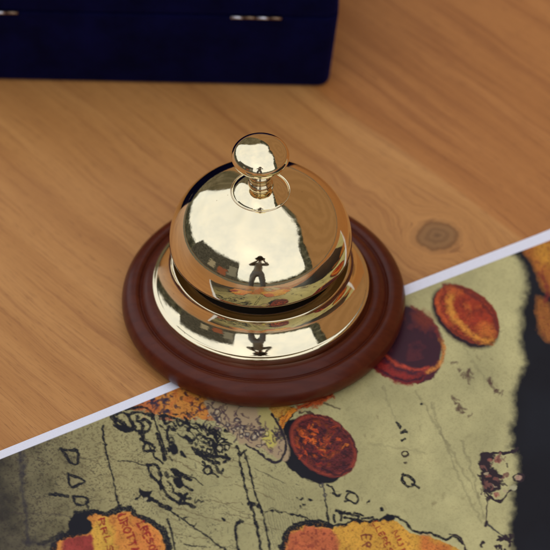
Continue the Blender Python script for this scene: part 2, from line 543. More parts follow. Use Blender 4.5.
# coin beside the bell base, bottom middle ----------------------------
def coin(cx, cy, a_, b_, rot, face, hi, rim, seed, amt=.5):
    pts = ell(cx, cy, a_, b_, rot, 28)
    poly(pts, face, j=1.5)
    sl = box(pts, 2)
    c, s_ = math.cos(R(rot)), math.sin(R(rot))
    ux = ((GX[sl] - cx) * c + (GY[sl] - cy) * s_) / a_; uy = (-(GX[sl] - cx) * s_ + (GY[sl] - cy) * c) / b_
    rr = np.sqrt(ux ** 2 + uy ** 2)
    inn = np.clip((.93 - rr) * 12, 0, 1)
    nz = smooth_noise(rr.shape, 4.5 * S, seed, 4); nz2 = smooth_noise(rr.shape, 7 * S, seed + 1, 3)
    blend(sl, inn * np.clip((nz - .5) * 7, 0, 1) * np.clip(.9 - np.hypot(ux + .25, uy - .1), 0, 1) * 1.2 * amt, hi)
    blend(sl, inn * np.clip((nz2 - .55) * 7, 0, 1) * .6 * amt, (34, 18, 30))
    blend(sl, np.clip(1 - np.abs(rr - .93) * 12, 0, 1) * (.45 + .55 * N1[sl]) * .8, rim)
    lite = np.clip((np.roll(nz, 2, 0) - nz) * 14, -1, 1) * inn
    img[sl] = np.clip(img[sl] * (1 + .45 * lite[..., None]), 0.004, .9)
    return sl, ux, uy, rr


poly(ell(311, 453, 39, 27, 40), INK, j=1.5)                                       # its printed shadow
stroke([(291, 412), (281, 423), (277.5, 437), (282, 449)], 7.5, INK, j=1.2)
stroke([(293, 411.5), (283, 422), (279, 436), (283, 447)], 5.4, (222, 140, 52), j=1.2)
stroke([(288, 416), (281, 427), (280, 440)], 1.0, (140, 72, 36), a=.8, j=2)
coin(323.5, 447, 38, 27, 40, (84, 32, 34), (222, 104, 40), (176, 76, 56), 21, 1.0)
for i in range(64):
    an, rad = random.uniform(0, 6.28), random.uniform(2, 25)
    x0, y0 = 320 + rad * math.cos(an) * 1.1, 447 + rad * math.sin(an) * .8
    stroke([(x0, y0), (x0 + random.uniform(-5, 5), y0 + random.uniform(-5, 5)), (x0 + random.uniform(-7, 7), y0 + random.uniform(-4, 4))],
           random.uniform(.7, 1.6), random.choice([(226, 120, 50), (206, 84, 42), (150, 48, 40), (44, 20, 30), (120, 44, 42), (60, 24, 34), (52, 22, 32)]), a=.8, j=2)
for p in ([(300, 414), (318, 416), (332, 424)], [(340, 428), (350, 440), (357, 452)], [(296, 430), (303, 446), (316, 462)], [(322, 470), (338, 476), (352, 470)]):
    stroke(p, random.uniform(1.5, 2.6), (46, 20, 30), a=.85, j=2.5)
# orange flourish between this coin and the base
poly([(296, 412), (304, 404), (318, 399), (330, 393), (334, 398), (326, 404), (312, 409)], (196, 92, 48), j=4, soft=1.5)
stroke([(302, 410), (314, 402), (330, 397)], 1.2, (110, 40, 38), j=2)
stroke([(324, 405), (333, 408), (340, 411)], 1.6, (70, 58, 44), a=.8)

# dark coin to the right of the base ----------------------------------
poly(ell(397, 352, 46, 29, 30), (74, 30, 42), j=2)
poly([(372, 362), (384, 364), (400, 374), (418, 377), (428, 373), (420, 384), (404, 386), (388, 380), (374, 371)], (150, 46, 44), j=3, soft=2)
stroke([(376, 369), (392, 379), (412, 383), (424, 378)], 3.0, (60, 20, 34), j=2, soft=1.5)
stroke([(384, 356), (396, 366), (414, 371), (428, 370)], 3.2, (196, 76, 56), j=1.5, soft=1.5)
poly(ell(409, 339, 37, 27, 38), (58, 28, 40), j=1.5, soft=1.5)
stroke([(440, 342), (444, 354), (438, 368), (428, 374)], 3.2, (218, 140, 66), a=.85, j=1.5, soft=1.3)
stroke([(411, 309), (424, 317), (436, 331), (441, 345)], 2.4, (122, 46, 44), a=.9, j=2, soft=1.5)
poly(ell(423, 322, 12, 8, 35), (140, 60, 44), a=.65, j=4, soft=4)
sl = box([(375, 305), (445, 385)], 0)
blend(sl, np.clip((N1[sl] - .55) * 6, 0, 1) * .35 * (((GX[sl] - 409) / 30) ** 2 + ((GY[sl] - 340) / 24) ** 2 < 1), (110, 46, 48))

# orange coin near the right ------------------------------------------
poly(ell(465, 320, 39, 24, 40), (40, 24, 32), j=1.2, soft=1.8)
coin(467.5, 317, 37, 23.5, 40, (150, 58, 36), (226, 120, 52), (96, 38, 34), 41, .8)
poly(ell(470, 313, 25, 14, 40), (168, 58, 34), a=.8, j=4, soft=3)
stroke([(452, 297), (449, 308), (455, 322), (468, 335), (482, 343), (492, 343)], 5.5, (234, 148, 60), a=.95, j=1.4, soft=2.2)
stroke([(441, 294), (437, 303), (440, 316), (450, 328)], 3.0, (206, 92, 46), a=.9, j=1.6, soft=1.6)
stroke([(443, 288), (455, 288), (470, 296), (484, 308), (494, 322), (498, 334)], 3.0, (104, 40, 36), a=.9, j=1.8, soft=1.4)
poly(ell(486, 333, 9, 7, 40), (226, 126, 54), a=.75, j=3, soft=3.5)
poly(ell(455, 294, 8, 4, 25), (206, 104, 50), a=.75, j=3, soft=2.5)
for i in range(12):
    an = random.uniform(0, 6.28); rd = random.uniform(2, 15)
    x0, y0 = 470 + rd * math.cos(an), 313 + rd * .7 * math.sin(an)
    stroke([(x0, y0), (x0 + random.uniform(-5, 5), y0 + random.uniform(-5, 5))], random.uniform(1.5, 3), random.choice([(120, 40, 32), (206, 92, 44), (98, 34, 32), (226, 120, 56)]), a=.6, j=2.5, soft=1.5)

# dark right margin of the print --------------------------------------
NAVY = (15, 15, 23)
edge = [(503, 245), (511, 254), (519, 263), (523, 270), (526, 289), (523, 302), (520, 315), (521, 323), (519, 340), (520, 351), (524, 366), (518, 378),
        (515, 386), (512, 402), (514, 417), (509, 432), (512, 442), (508, 448), (517, 460), (517, 478), (511, 491), (512, 510), (508, 531), (511, 552), (509, 600)]
poly(edge + [(700, 600), (700, 240)], (70, 66, 54), a=.7, j=3.5, soft=5.0, curve=False)
poly([(x_ + 2.2, y_) for x_, y_ in edge] + [(700, 600), (700, 240)], NAVY, j=2.6, soft=3.6, curve=False)
sl = np.s_[:, int((505 - X0) * S):]
blend(sl, np.clip((GX[sl] - 512) / 20, 0, 1) * np.clip((N3[sl] - .5) * 3, 0, 1) * .25, (34, 40, 50))
poly([(524, 251), (531, 263), (538, 276), (541, 288), (556, 294), (600, 270), (600, 225), (540, 232)], (176, 108, 46), j=2.5, soft=3)
poly([(534, 244), (548, 242), (552, 262), (540, 262)], (206, 146, 54), a=.8, j=4, soft=4)
poly([(536, 300), (544, 301), (552, 312), (560, 330), (556, 346), (545, 342), (538, 326)], (160, 98, 46), j=2.5, soft=3)
stroke([(541, 276), (548, 290), (546, 304)], 5, (120, 40, 38), a=.8, j=3, soft=2)

# curly black script, upper left of the print ---------------------------
def many(lst, w, **k):
    for p in lst: stroke(p, w, INK, **k)


poly([(137, 403), (150, 396), (166, 391), (184, 383), (203, 393), (219, 404), (216, 416), (209, 421), (197, 419), (186, 421), (172, 417), (158, 415), (146, 413)], (208, 138, 62), j=3)
poly([(128, 408), (140, 402), (152, 399), (160, 404), (158, 414), (148, 413)], (196, 108, 60), a=.9, j=3, soft=1.5)
sl = box([(140, 390), (222, 422)], 0)
mm = (GY[sl] < 423) * (GX[sl] < 218) * np.clip((GX[sl] - 140) / 10, 0, 1)
blend(sl, np.clip((N2[sl] - .60) * 9, 0, 1) * mm * .9, (60, 40, 48))
blend(sl, np.clip((N1[sl] - .60) * 8, 0, 1) * mm * .5, (170, 76, 44))
for i in range(16):
    x0, y0 = random.uniform(150, 172), random.uniform(394, 414)
    stroke([(x0, y0), (x0 + random.uniform(-4, 4), y0 + random.uniform(-4, 4)), (x0 + random.uniform(-5, 5), y0 + random.uniform(-5, 5))], 1.8, (48, 36, 52), a=.85, j=2)
for i in range(12):
    x0, y0 = random.uniform(176, 212), random.uniform(392, 416)
    stroke([(x0, y0), (x0 + random.uniform(-3, 3), y0 + random.uniform(-3, 3))], 1.8, (70, 40, 40), a=.8, j=2)
# grey-violet crinkle by the base
poly([(205, 402), (240, 402), (268, 414), (282, 430), (290, 454), (282, 463), (264, 452), (250, 449), (236, 440), (224, 430), (214, 421)], (158, 136, 104), j=3, soft=1.2)
poly([(258, 408), (272, 412), (284, 436), (272, 440), (262, 428)], (164, 152, 92), a=.9, j=3, soft=1.5)
poly([(264, 436), (274, 434), (276, 446), (266, 448)], (184, 172, 84), a=.9, j=3, soft=1.5)
poly([(270, 408), (280, 400), (290, 410), (278, 420)], (204, 150, 60), a=.85, j=3, soft=1.5)
for i in range(62):
    x0 = random.uniform(206, 280); y0 = 404 + (x0 - 205) * .35 + random.uniform(-2, 26)
    if y0 < 402: continue
    pts = [(x0, y0)]
    for q in range(3): pts.append((pts[-1][0] + random.uniform(-5, 5), pts[-1][1] + random.uniform(-5, 5)))
    stroke(pts, random.uniform(1.0, 2.0), random.choice([(62, 48, 58), (78, 58, 62), (98, 76, 74), (44, 38, 50)]), a=.85, j=2.5)
for i in range(22):
    x0 = random.uniform(208, 268); y0 = 410 + (x0 - 205) * .4 + random.uniform(-2, 16)
    ring(x0, y0, random.uniform(1.4, 3), 1.0, (52, 44, 56), j=2.5, a=.9)
    poly(ell(x0, y0, 1.0, .9), (190, 178, 150), a=.6)
stroke([(246, 447), (256, 452), (268, 461), (277, 464), (283, 458), (286, 446), (281, 430), (272, 416)], 2.4, (38, 32, 40), j=1.5)

many([[(113, 419), (119, 428), (129, 432), (134, 428), (131, 421), (126, 415), (117, 414), (112, 418)], [(129, 431), (122, 424), (115, 420)]], 3.0)
poly([(117, 425), (126, 427), (134, 430), (127, 433), (119, 431)], INK, j=1.5)
many([[(126, 411), (136, 408), (147, 410), (153, 416)], [(129, 416), (140, 413.5), (150, 417)]], 2.6)
stroke([(153, 415), (156, 426), (160, 437), (164, 448), (167, 456)], 1.7)
stroke([(153, 416), (152, 420)], 2.6)
stroke([(157, 435), (160, 445), (163, 453), (165, 461)], 3.0)
stroke([(137, 422), (146.5, 421), (151, 428), (147, 433), (141, 432.5), (142.5, 426), (137, 422)], 2.7)
many([[(140, 441), (147, 444), (155, 449)], [(145, 443), (144, 452), (155, 452)], [(149, 446), (150, 452)]], 2.2)
stroke([(155, 449), (153.5, 457), (158, 461), (163, 465)], 1.6)
stroke([(148, 467), (155, 466), (160, 474), (161, 484)], 2.4)
stroke([(148, 467), (150, 475), (154, 480), (161, 487)], 2.2)
stroke([(160, 484), (163, 491), (169, 499), (178, 505), (188, 506), (195, 510)], 2.8)
many([[(176, 495), (181, 498), (187, 496)], [(181, 497), (180, 505)], [(186, 497), (184, 505)], [(183, 500), (190, 501)]], 2.4)
many([[(172, 472), (181, 476), (190, 481)], [(174, 474), (180, 479)]], 3.0)
poly([(172, 480), (178, 479), (184, 483), (184, 488), (176, 489)], INK, j=2.5)
stroke([(183, 486), (188, 490), (192, 492)], 1.8)
stroke([(176, 474), (184, 476), (194, 480), (203, 487)], .8)
poly([(139, 491), (146, 494), (152, 492), (152, 498), (156, 501), (150, 505), (144, 501), (141, 497)], INK, j=2.8)
stroke([(136, 501), (142, 496)], 1.2); stroke([(152, 501), (160, 506), (169, 511)], 3.6)
poly(ell(145.5, 500.5, 2.0, 1.6), (160, 150, 110))
stroke([(170, 513), (181, 520), (191, 527), (210, 541), (226, 553)], 1.5, j=1.8)
for p in ([(184, 520), (188, 519)], [(178, 517), (180, 522)], [(194, 528), (196, 525)]): stroke(p, 1.0)
stroke([(167, 521), (170, 529), (173, 540), (175, 552)], 1.5)
stroke([(165, 530), (168, 540), (169.5, 548)], 1.1)
stroke([(184, 546), (194, 548), (206, 549)], 1.0)
stroke([(118, 462.5), (132, 463), (146, 468)], .8)
stroke([(103, 427), (104, 441), (107, 456), (111, 472), (116, 494), (118.5, 511)], 1.5)
many([[(102, 430), (104, 436)], [(103, 445), (106, 446)]], 1.6)
many([[(160, 417), (169, 417), (177, 420), (186, 424)], [(163, 419), (166, 425), (172, 423), (176, 428)], [(177, 421), (180, 427), (187, 423), (184, 419)], [(186, 423), (190, 428), (188, 432)],
      [(169, 428), (167, 435), (170, 445), (169, 453)]], 2.2)
poly([(170, 452), (171, 446), (176, 447), (178, 454), (172, 457)], INK, j=2)
stroke([(172, 444), (176, 449)], 2)
poly([(180, 452), (183, 453), (187, 460), (181, 458)], INK)
many([[(185, 438), (189, 441), (192, 445)], [(186, 438), (190, 441)]], 2.6)
stroke([(188, 426), (199, 433), (212, 447)], 1.2); stroke([(185, 428), (196, 439), (207, 446)], 1.0)
stroke([(190, 424), (203, 428), (214, 437)], 1.3); stroke([(196, 424), (204, 431)], 1.6)
stroke([(192, 449), (200, 455), (209, 462), (219, 465)], 3.6)
stroke([(197, 455), (203, 457), (213, 460)], 2.6)
ring(207.5, 472, 4.0, 2.0); stroke([(211, 474), (215, 476), (218, 479)], 2.0); stroke([(202, 467), (206, 468)], 2)
for cx, cy, r in ((211, 444, 2.6), (215, 448, 2.4), (220, 450, 3), (214, 455, 2.2), (208, 452, 2), (222, 443, 2.5), (228, 449, 2.4), (217, 438, 2.4)):
    ring(cx, cy, r, 1.7, j=2)
    poly(ell(cx, cy, r * .5, r * .5), (176, 166, 132), a=.6)
many([[(205, 440), (212, 441), (216, 452)], [(213, 447), (216, 458), (209, 456)], [(218, 458), (227, 460), (224, 464)], [(226, 456), (230, 461)], [(208, 436), (214, 434), (218, 444)]], 2.4)
stroke([(173, 471), (178, 473), (182, 476)], 2.4)
for i in range(26):
    x0, y0 = random.uniform(186, 228), random.uniform(424, 462)
    if y0 < 424 + (x0 - 186) * .1 or y0 > 440 + (x0 - 186) * .6: continue
    stroke([(x0, y0), (x0 + random.uniform(-4, 4), y0 + random.uniform(-3, 4)), (x0 + random.uniform(-2, 6), y0 + random.uniform(0, 6))], random.uniform(1.0, 2.2), j=2)
many([[(203, 464), (206, 468)], [(222, 473), (223, 471)], [(223, 521), (224.5, 522.5)]], 1.8)

for (xa, xb, ya, yb, sl_, n_) in ((112, 150, 408, 436, .3, 16), (136, 172, 428, 462, .9, 22), (160, 192, 414, 430, .3, 20), (168, 222, 428, 466, .7, 34), (148, 198, 466, 512, .8, 20)):
    for i in range(n_):
        if i % 5 > 2: continue
        u = random.random()
        ax = xa + (xb - xa) * u + random.uniform(-6, 6); ay = ya + (yb - ya) * (u if sl_ > .5 else random.random()) + random.uniform(-6, 6)
        d_ = random.uniform(1.5, 6)
        stroke([(ax, ay), (ax + d_ * .6, ay + d_ * sl_ * .8 + random.uniform(-1.5, 1.5)), (ax + d_ * 1.1, ay + d_ * sl_ + random.uniform(-2.5, 2.5))], random.uniform(.9, 2.1), INK, a=.9, j=1.8, rough=1.0)
# double ruled river, right of the script ------------------------------
stroke([(238, 455), (241, 470), (244, 481), (246.5, 493), (248, 500), (252, 509), (256, 524), (258, 536), (261, 552)], 1.9, j=1.5, rough=1.3)
stroke([(244, 452), (249, 470), (252.5, 484), (256, 499), (262, 514), (266, 530), (270, 552)], 1.7, j=1.0)
stroke([(249, 505), (256, 508), (262, 513)], 2.6)
for cx, cy in ((248.3, 501), (252, 509), (258, 508), (261, 514), (256, 525), (257.5, 530), (259, 538)):
    poly(ell(cx, cy, 1.6, 1.8), INK, j=2)
stroke([(237, 448), (241, 456), (246, 452)], 2.2)
stroke([(243, 524), (238, 524), (235, 530), (236, 540), (238, 552)], 2.2)
poly(ell(238, 525.5, 2.2, 1.8), INK, j=2)
for i in range(16): stroke([(255 + i * 1.9, 470 + i * .95), (256 + i * 1.9, 470.6 + i * .95)], .8, (60, 56, 46), a=.8)
stroke([(262, 514), (274, 513), (287, 515), (300, 518), (318, 525)], 1.2, j=2.2, rough=1.6)
stroke([(262, 518), (272, 510), (280, 516)], .8, a=.7)
for cx, cy, r in ((301, 500.5, 1.8), (309.5, 502, 2.4), (303, 507, 1.4), (297, 499.5, 1.2), (300, 509, 1.2), (339, 497, 1.6), (369, 504, 1.5), (421.5, 405.5, 1.6)):
    poly(ell(cx, cy, r, r * .8), INK, j=2.5)
stroke([(322, 485), (324, 494), (326, 502)], 1.0, (60, 58, 60)); ring(321.5, 487, 2.0, .9, (60, 56, 60)); ring(325, 497, 1.6, .8, (60, 56, 60))
stroke([(325, 503), (327, 512), (328.5, 527)], 1.7)
stroke([(327, 487), (333, 490), (336, 497)], 1.9); stroke([(333, 495), (338, 498)], 2.0)
stroke([(346, 493), (354, 495), (358, 500), (356, 505), (350, 503), (346, 500), (349, 494)], 1.6)
stroke([(345, 503), (350, 503)], 1.2)

# left letters ---------------------------------------------------------
stroke([(60, 450.5), (70, 452), (77.5, 452.5), (77.5, 465), (70, 464), (66, 457), (62, 452)], 2.3, j=.8)
stroke([(68, 475.5), (71, 488), (79, 486), (85, 483), (76, 478.5), (68, 476)], 2.2, j=.8)
stroke([(49, 496.5), (58, 496.5), (68, 498)], 2.4)
stroke([(73, 498), (76, 505), (84, 507), (88, 502), (82, 498), (73, 498)], 2.2, j=.8); stroke([(86, 504), (88, 511)], 1.8)
stroke([(21, 445), (22, 485), (25, 513), (28, 545)], 4.5, (40, 36, 46), a=.62, j=3, soft=1.6)
stroke([(18, 452), (24, 462), (22, 474)], 5, (40, 36, 46), a=.5, j=3, soft=2)
stroke([(10, 514), (28, 515), (50, 516), (72, 518)], 1.4, (60, 50, 46), a=.6, j=2)
stroke([(24, 542), (50, 546), (60, 538)], 5, (40, 34, 42), a=.55, j=3, soft=2.5)
stroke([(63, 457), (90, 460), (104, 458)], .9, (60, 54, 46), a=.6, j=2)

# right-hand writing ----------------------------------------------------
BR = (58, 48, 38)
many([[(396, 424), (400, 428)], [(405, 431), (401, 434), (407, 433)], [(402, 442), (405, 440)]], 2.1)
ring(405, 455.5, 3.0, 1.9, BR, rb=2.4); poly(ell(406, 464.5, 1.8, 1.2), BR)
stroke([(402, 476), (410, 478), (414.5, 484), (412, 488), (406, 487), (402, 480), (403, 475.5)], 2.1, j=.7); stroke([(412, 486), (416, 487.5), (419, 489.5)], 2.1)
for x0, y0, x1, y1 in ((448, 364, 469, 379), (487, 380, 501, 397), (455, 402, 468, 417)):
    for i in range(9):
        u = random.random()
        ax = x0 + (x1 - x0) * u + random.uniform(-3, 3); ay = y0 + (y1 - y0) * u + random.uniform(-3, 3)
        stroke([(ax, ay), (ax + random.uniform(-4, 4), ay + random.uniform(-4, 4)), (ax + random.uniform(-3, 5), ay + random.uniform(-3, 5))], 1.6, (84, 60, 50), a=.75, j=2, soft=.9)

# little ship at the right ---------------------------------------------
DK = (44, 32, 38)
poly([(480, 458), (488, 454), (494, 458), (490, 466), (500, 475), (499, 489), (491, 494), (483, 489), (480, 476)], DK, j=3.5, soft=1)
stroke([(482, 457), (494, 455), (509, 455), (516, 450)], 2.6, DK, j=2)
stroke([(480, 477), (490, 474), (502, 478)], 2.4, DK, j=2)
stroke([(485, 492), (494, 501), (502, 502), (507, 495), (514, 490)], 2.6, DK, j=2)
ring(518.5, 479, 5, 2.2, DK, rb=4, j=1.5); poly(ell(518.5, 479, 3.4, 2.8), (186, 150, 130), a=.9, j=2)
poly(ell(513, 489, 4, 2.4, -20), (170, 164, 128), a=.9, j=2)
for cx, cy, r in ((488, 477, 3), (490, 462, 2.4), (497, 461, 3.5), (485, 484, 2), (497, 496, 3)):
    poly(ell(cx, cy, r, r * .8), (176, 112, 100), a=.85, j=2.5)
for i in range(34):
    x0, y0 = random.uniform(480, 508), random.uniform(455, 500)
    stroke([(x0, y0), (x0 + random.uniform(-4, 4), y0 + random.uniform(-4, 4)), (x0 + random.uniform(-5, 5), y0 + random.uniform(-5, 5))], random.uniform(1, 2.4), random.choice([DK, DK, DK, (120, 80, 72), (170, 150, 120)]), a=.85, j=2.5)
stroke([(487, 502), (486.5, 512), (485.5, 524)], 1.4, DK); poly(ell(486.5, 525, 2.2, 3.0), DK, j=2)
stroke([(488, 526), (498, 534), (508, 540)], 1.8, (70, 66, 60))
for i in range(16):
    x0, y0 = random.uniform(481, 512), random.uniform(536, 560)
    stroke([(x0, y0), (x0 + random.uniform(-4, 4), y0 + random.uniform(-4, 4)), (x0 + random.uniform(-5, 5), y0 + random.uniform(-2, 6))], 2.2, DK, j=2)
stroke([(450, 536), (458, 538), (464, 548), (466, 560)], 2.0, DK)
# the orange inks: browner, uneven, speckled
ora = np.clip((img[..., 0] - 1.35 * img[..., 1] - .02) / .10, 0, 1) * np.clip((img[..., 0] - .12) / .12, 0, 1)
mot = 0.62 + 0.42 * N1 + 0.22 * (N2 - .5) - 0.30 * np.clip((N5 - .60) * 5, 0, 1)
img[:] = img * (1 - ora[..., None]) + img * (np.clip(mot, .35, 1.1)[..., None] * np.array([1.0, .97, .92])) * ora[..., None]
spk = ora * np.clip((N4 - .66) * 8, 0, 1) * .55
img[:] = img * (1 - spk[..., None]) + ink((120, 48, 36)) * spk[..., None]
img[:] = np.clip(img, 0.006, 0.9)


def sample(px, py):
    fx = np.clip((px - X0) * S, 0, CW - 1.001); fy = np.clip((py - Y0) * S, 0, CH - 1.001)
    xi, yi = fx.astype(int), fy.astype(int)
    u = (fx - xi)[:, None]; v = (fy - yi)[:, None]
    return (img[yi, xi] * (1 - u) * (1 - v) + img[yi, xi + 1] * u * (1 - v) + img[yi + 1, xi] * (1 - u) * v + img[yi + 1, xi + 1] * u * v)


# sheet: local x along its top edge, local -y across the print
EA, EB = at(0, 452)[:2], at(550, 230)[:2]
ex = (EB - EA) / np.linalg.norm(EB - EA)
ey = np.array([-ex[1], ex[0]])
ORG = EA + ex * np.dot(-EA, ex)                       # foot of the perpendicular from the bell
PA = math.atan2(ex[1], ex[0])
BORDER = 0.0037


def spaced(a, b, c, d, fine_, coarse):
    parts = []
    if b > a: parts.append(np.arange(a, b, coarse))
    parts.append(np.arange(b, c, fine_))
    if d > c: parts.append(np.append(np.arange(c, d, coarse), d))
    else: parts.append([c])
    return np.concatenate(parts)


us = spaced(-0.165, -0.142, 0.128, 0.300, 0.00027, 0.003)
vs = spaced(-0.290, -0.165, 0.0, 0.0, 0.00027, 0.003)[::-1]
UU, VV = np.meshgrid(us, vs)
hz = 0.0009 + 0.0006 * np.sin(UU * 23 + 1.0) * np.exp(VV / 0.05) + 0.0003 * np.sin(UU * 41 + VV * 30)
hz = np.maximum(hz, 0.0004)
WXY = ORG[None, None] + UU[..., None] * ex + VV[..., None] * ey
WP = np.concatenate([WXY, np.zeros_like(UU)[..., None]], -1).reshape(-1, 3)
dd = WP - EYE
dz = dd @ FW
PX, PY = 275 + FPX * (dd @ RT) / dz, 275 - FPX * (dd @ UP) / dz
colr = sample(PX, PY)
vf, uf = VV.ravel(), UU.ravel()
wedge = BORDER + np.clip((uf + 0.09) * 0.0058, 0, 0.0013) + 0.0001 * np.sin(uf * 60)
bw = np.clip((vf + wedge) / 0.0003 + .5, 0, 1)
side = np.maximum(np.clip((uf - 0.2955) / 0.0005, 0, 1), np.clip((-0.2855 - vf) / 0.0005, 0, 1))
bw = np.maximum(bw, side)[:, None]
white = np.array([0.88, 0.88, 0.97])
colr = colr * (1 - bw) + white * bw
nu, nv = len(us), len(vs)
me = bpy.data.meshes.new('printed_map')
idx = np.arange(nu * nv).reshape(nv, nu)
quads = np.stack([idx[:-1, :-1], idx[1:, :-1], idx[1:, 1:], idx[:-1, 1:]], -1).reshape(-1, 4)
me.vertices.add(nu * nv)
me.vertices.foreach_set('co', np.stack([uf, vf, hz.ravel()], -1).astype(np.float32).ravel())
me.loops.add(quads.size); me.polygons.add(len(quads))
me.loops.foreach_set('vertex_index', quads.ravel().astype(np.int32))
me.polygons.foreach_set('loop_start', np.arange(0, quads.size, 4, dtype=np.int32))
me.update(calc_edges=True)
ca_ = me.color_attributes.new('ink', 'FLOAT_COLOR', 'POINT')
ca_.data.foreach_set('color', np.concatenate([colr, np.ones((len(colr), 1))], 1).astype(np.float32).ravel())
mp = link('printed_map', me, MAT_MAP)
mp.location = (ORG[0], ORG[1], 0.0)
mp.rotation_euler = (0, 0, PA)
tag(mp, 'printed antique map with gold coins and a white border, lying under the bell', 'map')

# ---------------------------------------------------------------- table and ground
bm = bmesh.new()
bmesh.ops.create_cube(bm, size=1.0)
for v in bm.verts:
    v.co = Vector((v.co.x * 2.4 + 0.50, v.co.y * 1.9 + 0.45, v.co.z * 0.03 - 0.015))
bmesh.ops.bevel(bm, geom=list(bm.edges), offset=0.004, segments=3, affect='EDGES', profile=0.5)
TBL = empty('wooden_table', (0, 0, 0), 'light brown wooden table with a dark round knot beside the bell', 'table')
tt = from_bm('table_top', bm, MAT_TABLE, TBL, smooth=False)
GZ = -0.36
for sx in (-1, 1):
    for sy in (-1, 1):
        bm = bmesh.new()
        bmesh.ops.create_cube(bm, size=1.0)
        for v in bm.verts:
            k = 1.0 if v.co.z > 0 else 0.75
            v.co = Vector((0.50 + sx * 1.12 + v.co.x * 0.06 * k, 0.45 + sy * 0.86 + v.co.y * 0.06 * k, -0.03 + (v.co.z - 0.5) * (-GZ - 0.03)))
        bmesh.ops.bevel(bm, geom=list(bm.edges), offset=0.003, segments=2, affect='EDGES')
        from_bm('leg', bm, MAT_TABLE, TBL, smooth=False)

MAT_GROUND, t, b = material('ground_gravel', Roughness=0.9)
n = t.noise(t.coord(), 6.0, 6, 0.65)
t.put(b.inputs['Base Color'], t.ramp(n, [(0.3, (0.07, 0.075, 0.045)), (0.6, (0.14, 0.13, 0.09)), (0.8, (0.2, 0.185, 0.14))]))
bm = bmesh.new()
bmesh.ops.create_grid(bm, x_segments=8, y_segments=8, size=60)
gr = from_bm('ground', bm, MAT_GROUND)
gr.location = (0, 0, GZ)
tag(gr, kind='structure')

# ---------------------------------------------------------------- the bell
BELL = empty('service_bell', (0, 0, 0), 'shiny brass counter bell with round knob on dark red wooden base', 'bell')
CXO = -0.0004                                              # the brass sits a hair off the centre of its base
base_prof = [(0.0, 0.0009), (0.0488, 0.0009), (0.0502, 0.0014), (0.0513, 0.0030), (0.0518, 0.0052), (0.0514, 0.0076), (0.0502, 0.0094),
             (0.0485, 0.0106), (0.0468, 0.0109), (0.0457, 0.0105), (0.0451, 0.0099), (0.0448, 0.0098), (0.0445, 0.0103),
             (0.0437, 0.0113), (0.0425, 0.0122), (0.0410, 0.0124), (0.0398, 0.0121), (0.0390, 0.0112)]
prof = [base_prof[0]] + [tuple(p) for p in catmull(base_prof[1:], 6)] + [(0.036, 0.0108), (0.0, 0.0108)]
wb = lathe('wooden_base', prof, MAT_MAHOG, BELL)
wb.location = (0.0006, 0, 0)

foot = []
zt_, zb_ = 0.0258, 0.0150
r_ = 0.0320
for k in range(41):
    q = k / 40
    foot.append((r_, zt_ + (zb_ - zt_) * q))
    r_ += (0.05 + 1.09 * ((k + .5) / 40) ** 1.2) * (zt_ - zb_) / 40
rb_ = foot[-1][0]
foot = [(0.0386, 0.0104), (0.0392, 0.0104), (0.03955, 0.0107), (0.0396, 0.0112), (0.0395, 0.0125), (0.03945, 0.0138), (0.03938, 0.0143), (0.0393, 0.01458), (0.0390, 0.01472), (0.0384, 0.01478), (rb_ + 0.0003, 0.01482), (rb_ + 0.00008, 0.0149)] + foot[::-1]
foot += [(0.03215, 0.0260), (0.0323, 0.0263), (0.0322, 0.0266), (0.0318, 0.0267), (0.0314, 0.0266), (0.0300, 0.0267), (0.0284, 0.0266), (0.0280, 0.0262), (0.0278, 0.0150)]
fo = lathe('foot_ring', foot, MAT_BRASS, BELL, 256)
fo.location = (CXO, 0, 0)
floor_ = lathe('inner_plate', [(0.0, 0.0160), (0.0272, 0.0160), (0.0276, 0.0157), (0.0276, 0.0150)], MAT_PLATE, BELL, 96)
floor_.location = (CXO, 0, 0)

DR, DH, DZ, DN = 0.0329, 0.0261, 0.0349, 2.2
dome = [(0.0316, DZ - 0.0002), (0.0322, DZ - 0.0007), (0.0327, DZ - 0.0006)]
for k in range(0, 61):
    a = k / 60 * math.pi / 2
    r0 = DR * max(math.cos(a), 0) ** (2 / DN)
    dome.append((r0 if k < 60 else 0.0, DZ + DH * math.sin(a) ** (2 / DN) + 15.0 * max(0.0162 - r0, 0) ** 2))
inner = [(DR * 0.955 * max(math.cos(k / 30 * math.pi / 2), 0) ** (2 / DN), DZ - 0.0002 + (DH - 0.0012) * math.sin(k / 30 * math.pi / 2) ** (2 / DN)) for k in range(31)]
do = lathe('dome', dome, MAT_BRASS, BELL, 256)
do.location = (CXO, 0, 0)
di = lathe('dome_lining', inner, MAT_BRASS_IN, do, 96)
TOP = DZ + DH
ZR = DZ + DH * (1 - (0.0108 / DR) ** DN) ** (1 / DN) + 15.0 * 0.0054 ** 2
was = [(0.0102, ZR - 0.0008), (0.0107, ZR - 0.0004), (0.0108, ZR - 0.0001), (0.01075, ZR + 0.00025), (0.0106, ZR + 0.0004), (0.0104, ZR + 0.00035), (0.01025, ZR + 0.0001), (0.0101, ZR + 0.0001)]
for k in range(13):
    a = k / 12
    was.append((0.0100 - 0.0062 * a, ZR + 0.0003 + 0.0033 * (1 - (1 - a) ** 1.9)))
wa = lathe('washer', was, MAT_BRASS, BELL, 128)
wa.location = (CXO, 0, 0)
ZS = ZR + 0.0034
stem = [(0.0042, ZS - 0.0006), (0.0044, ZS + 0.0001), (0.0044, ZS + 0.0010), (0.0041, ZS + 0.0017), (0.0037, ZS + 0.0022), (0.0037, ZS + 0.0027), (0.0041, ZS + 0.0033), (0.0042, ZS + 0.0042),
        (0.0041, ZS + 0.0051), (0.0036, ZS + 0.0060), (0.0034, ZS + 0.0070), (0.0035, ZS + 0.0085), (0.0038, ZS + 0.0100), (0.0040, ZS + 0.0112)]
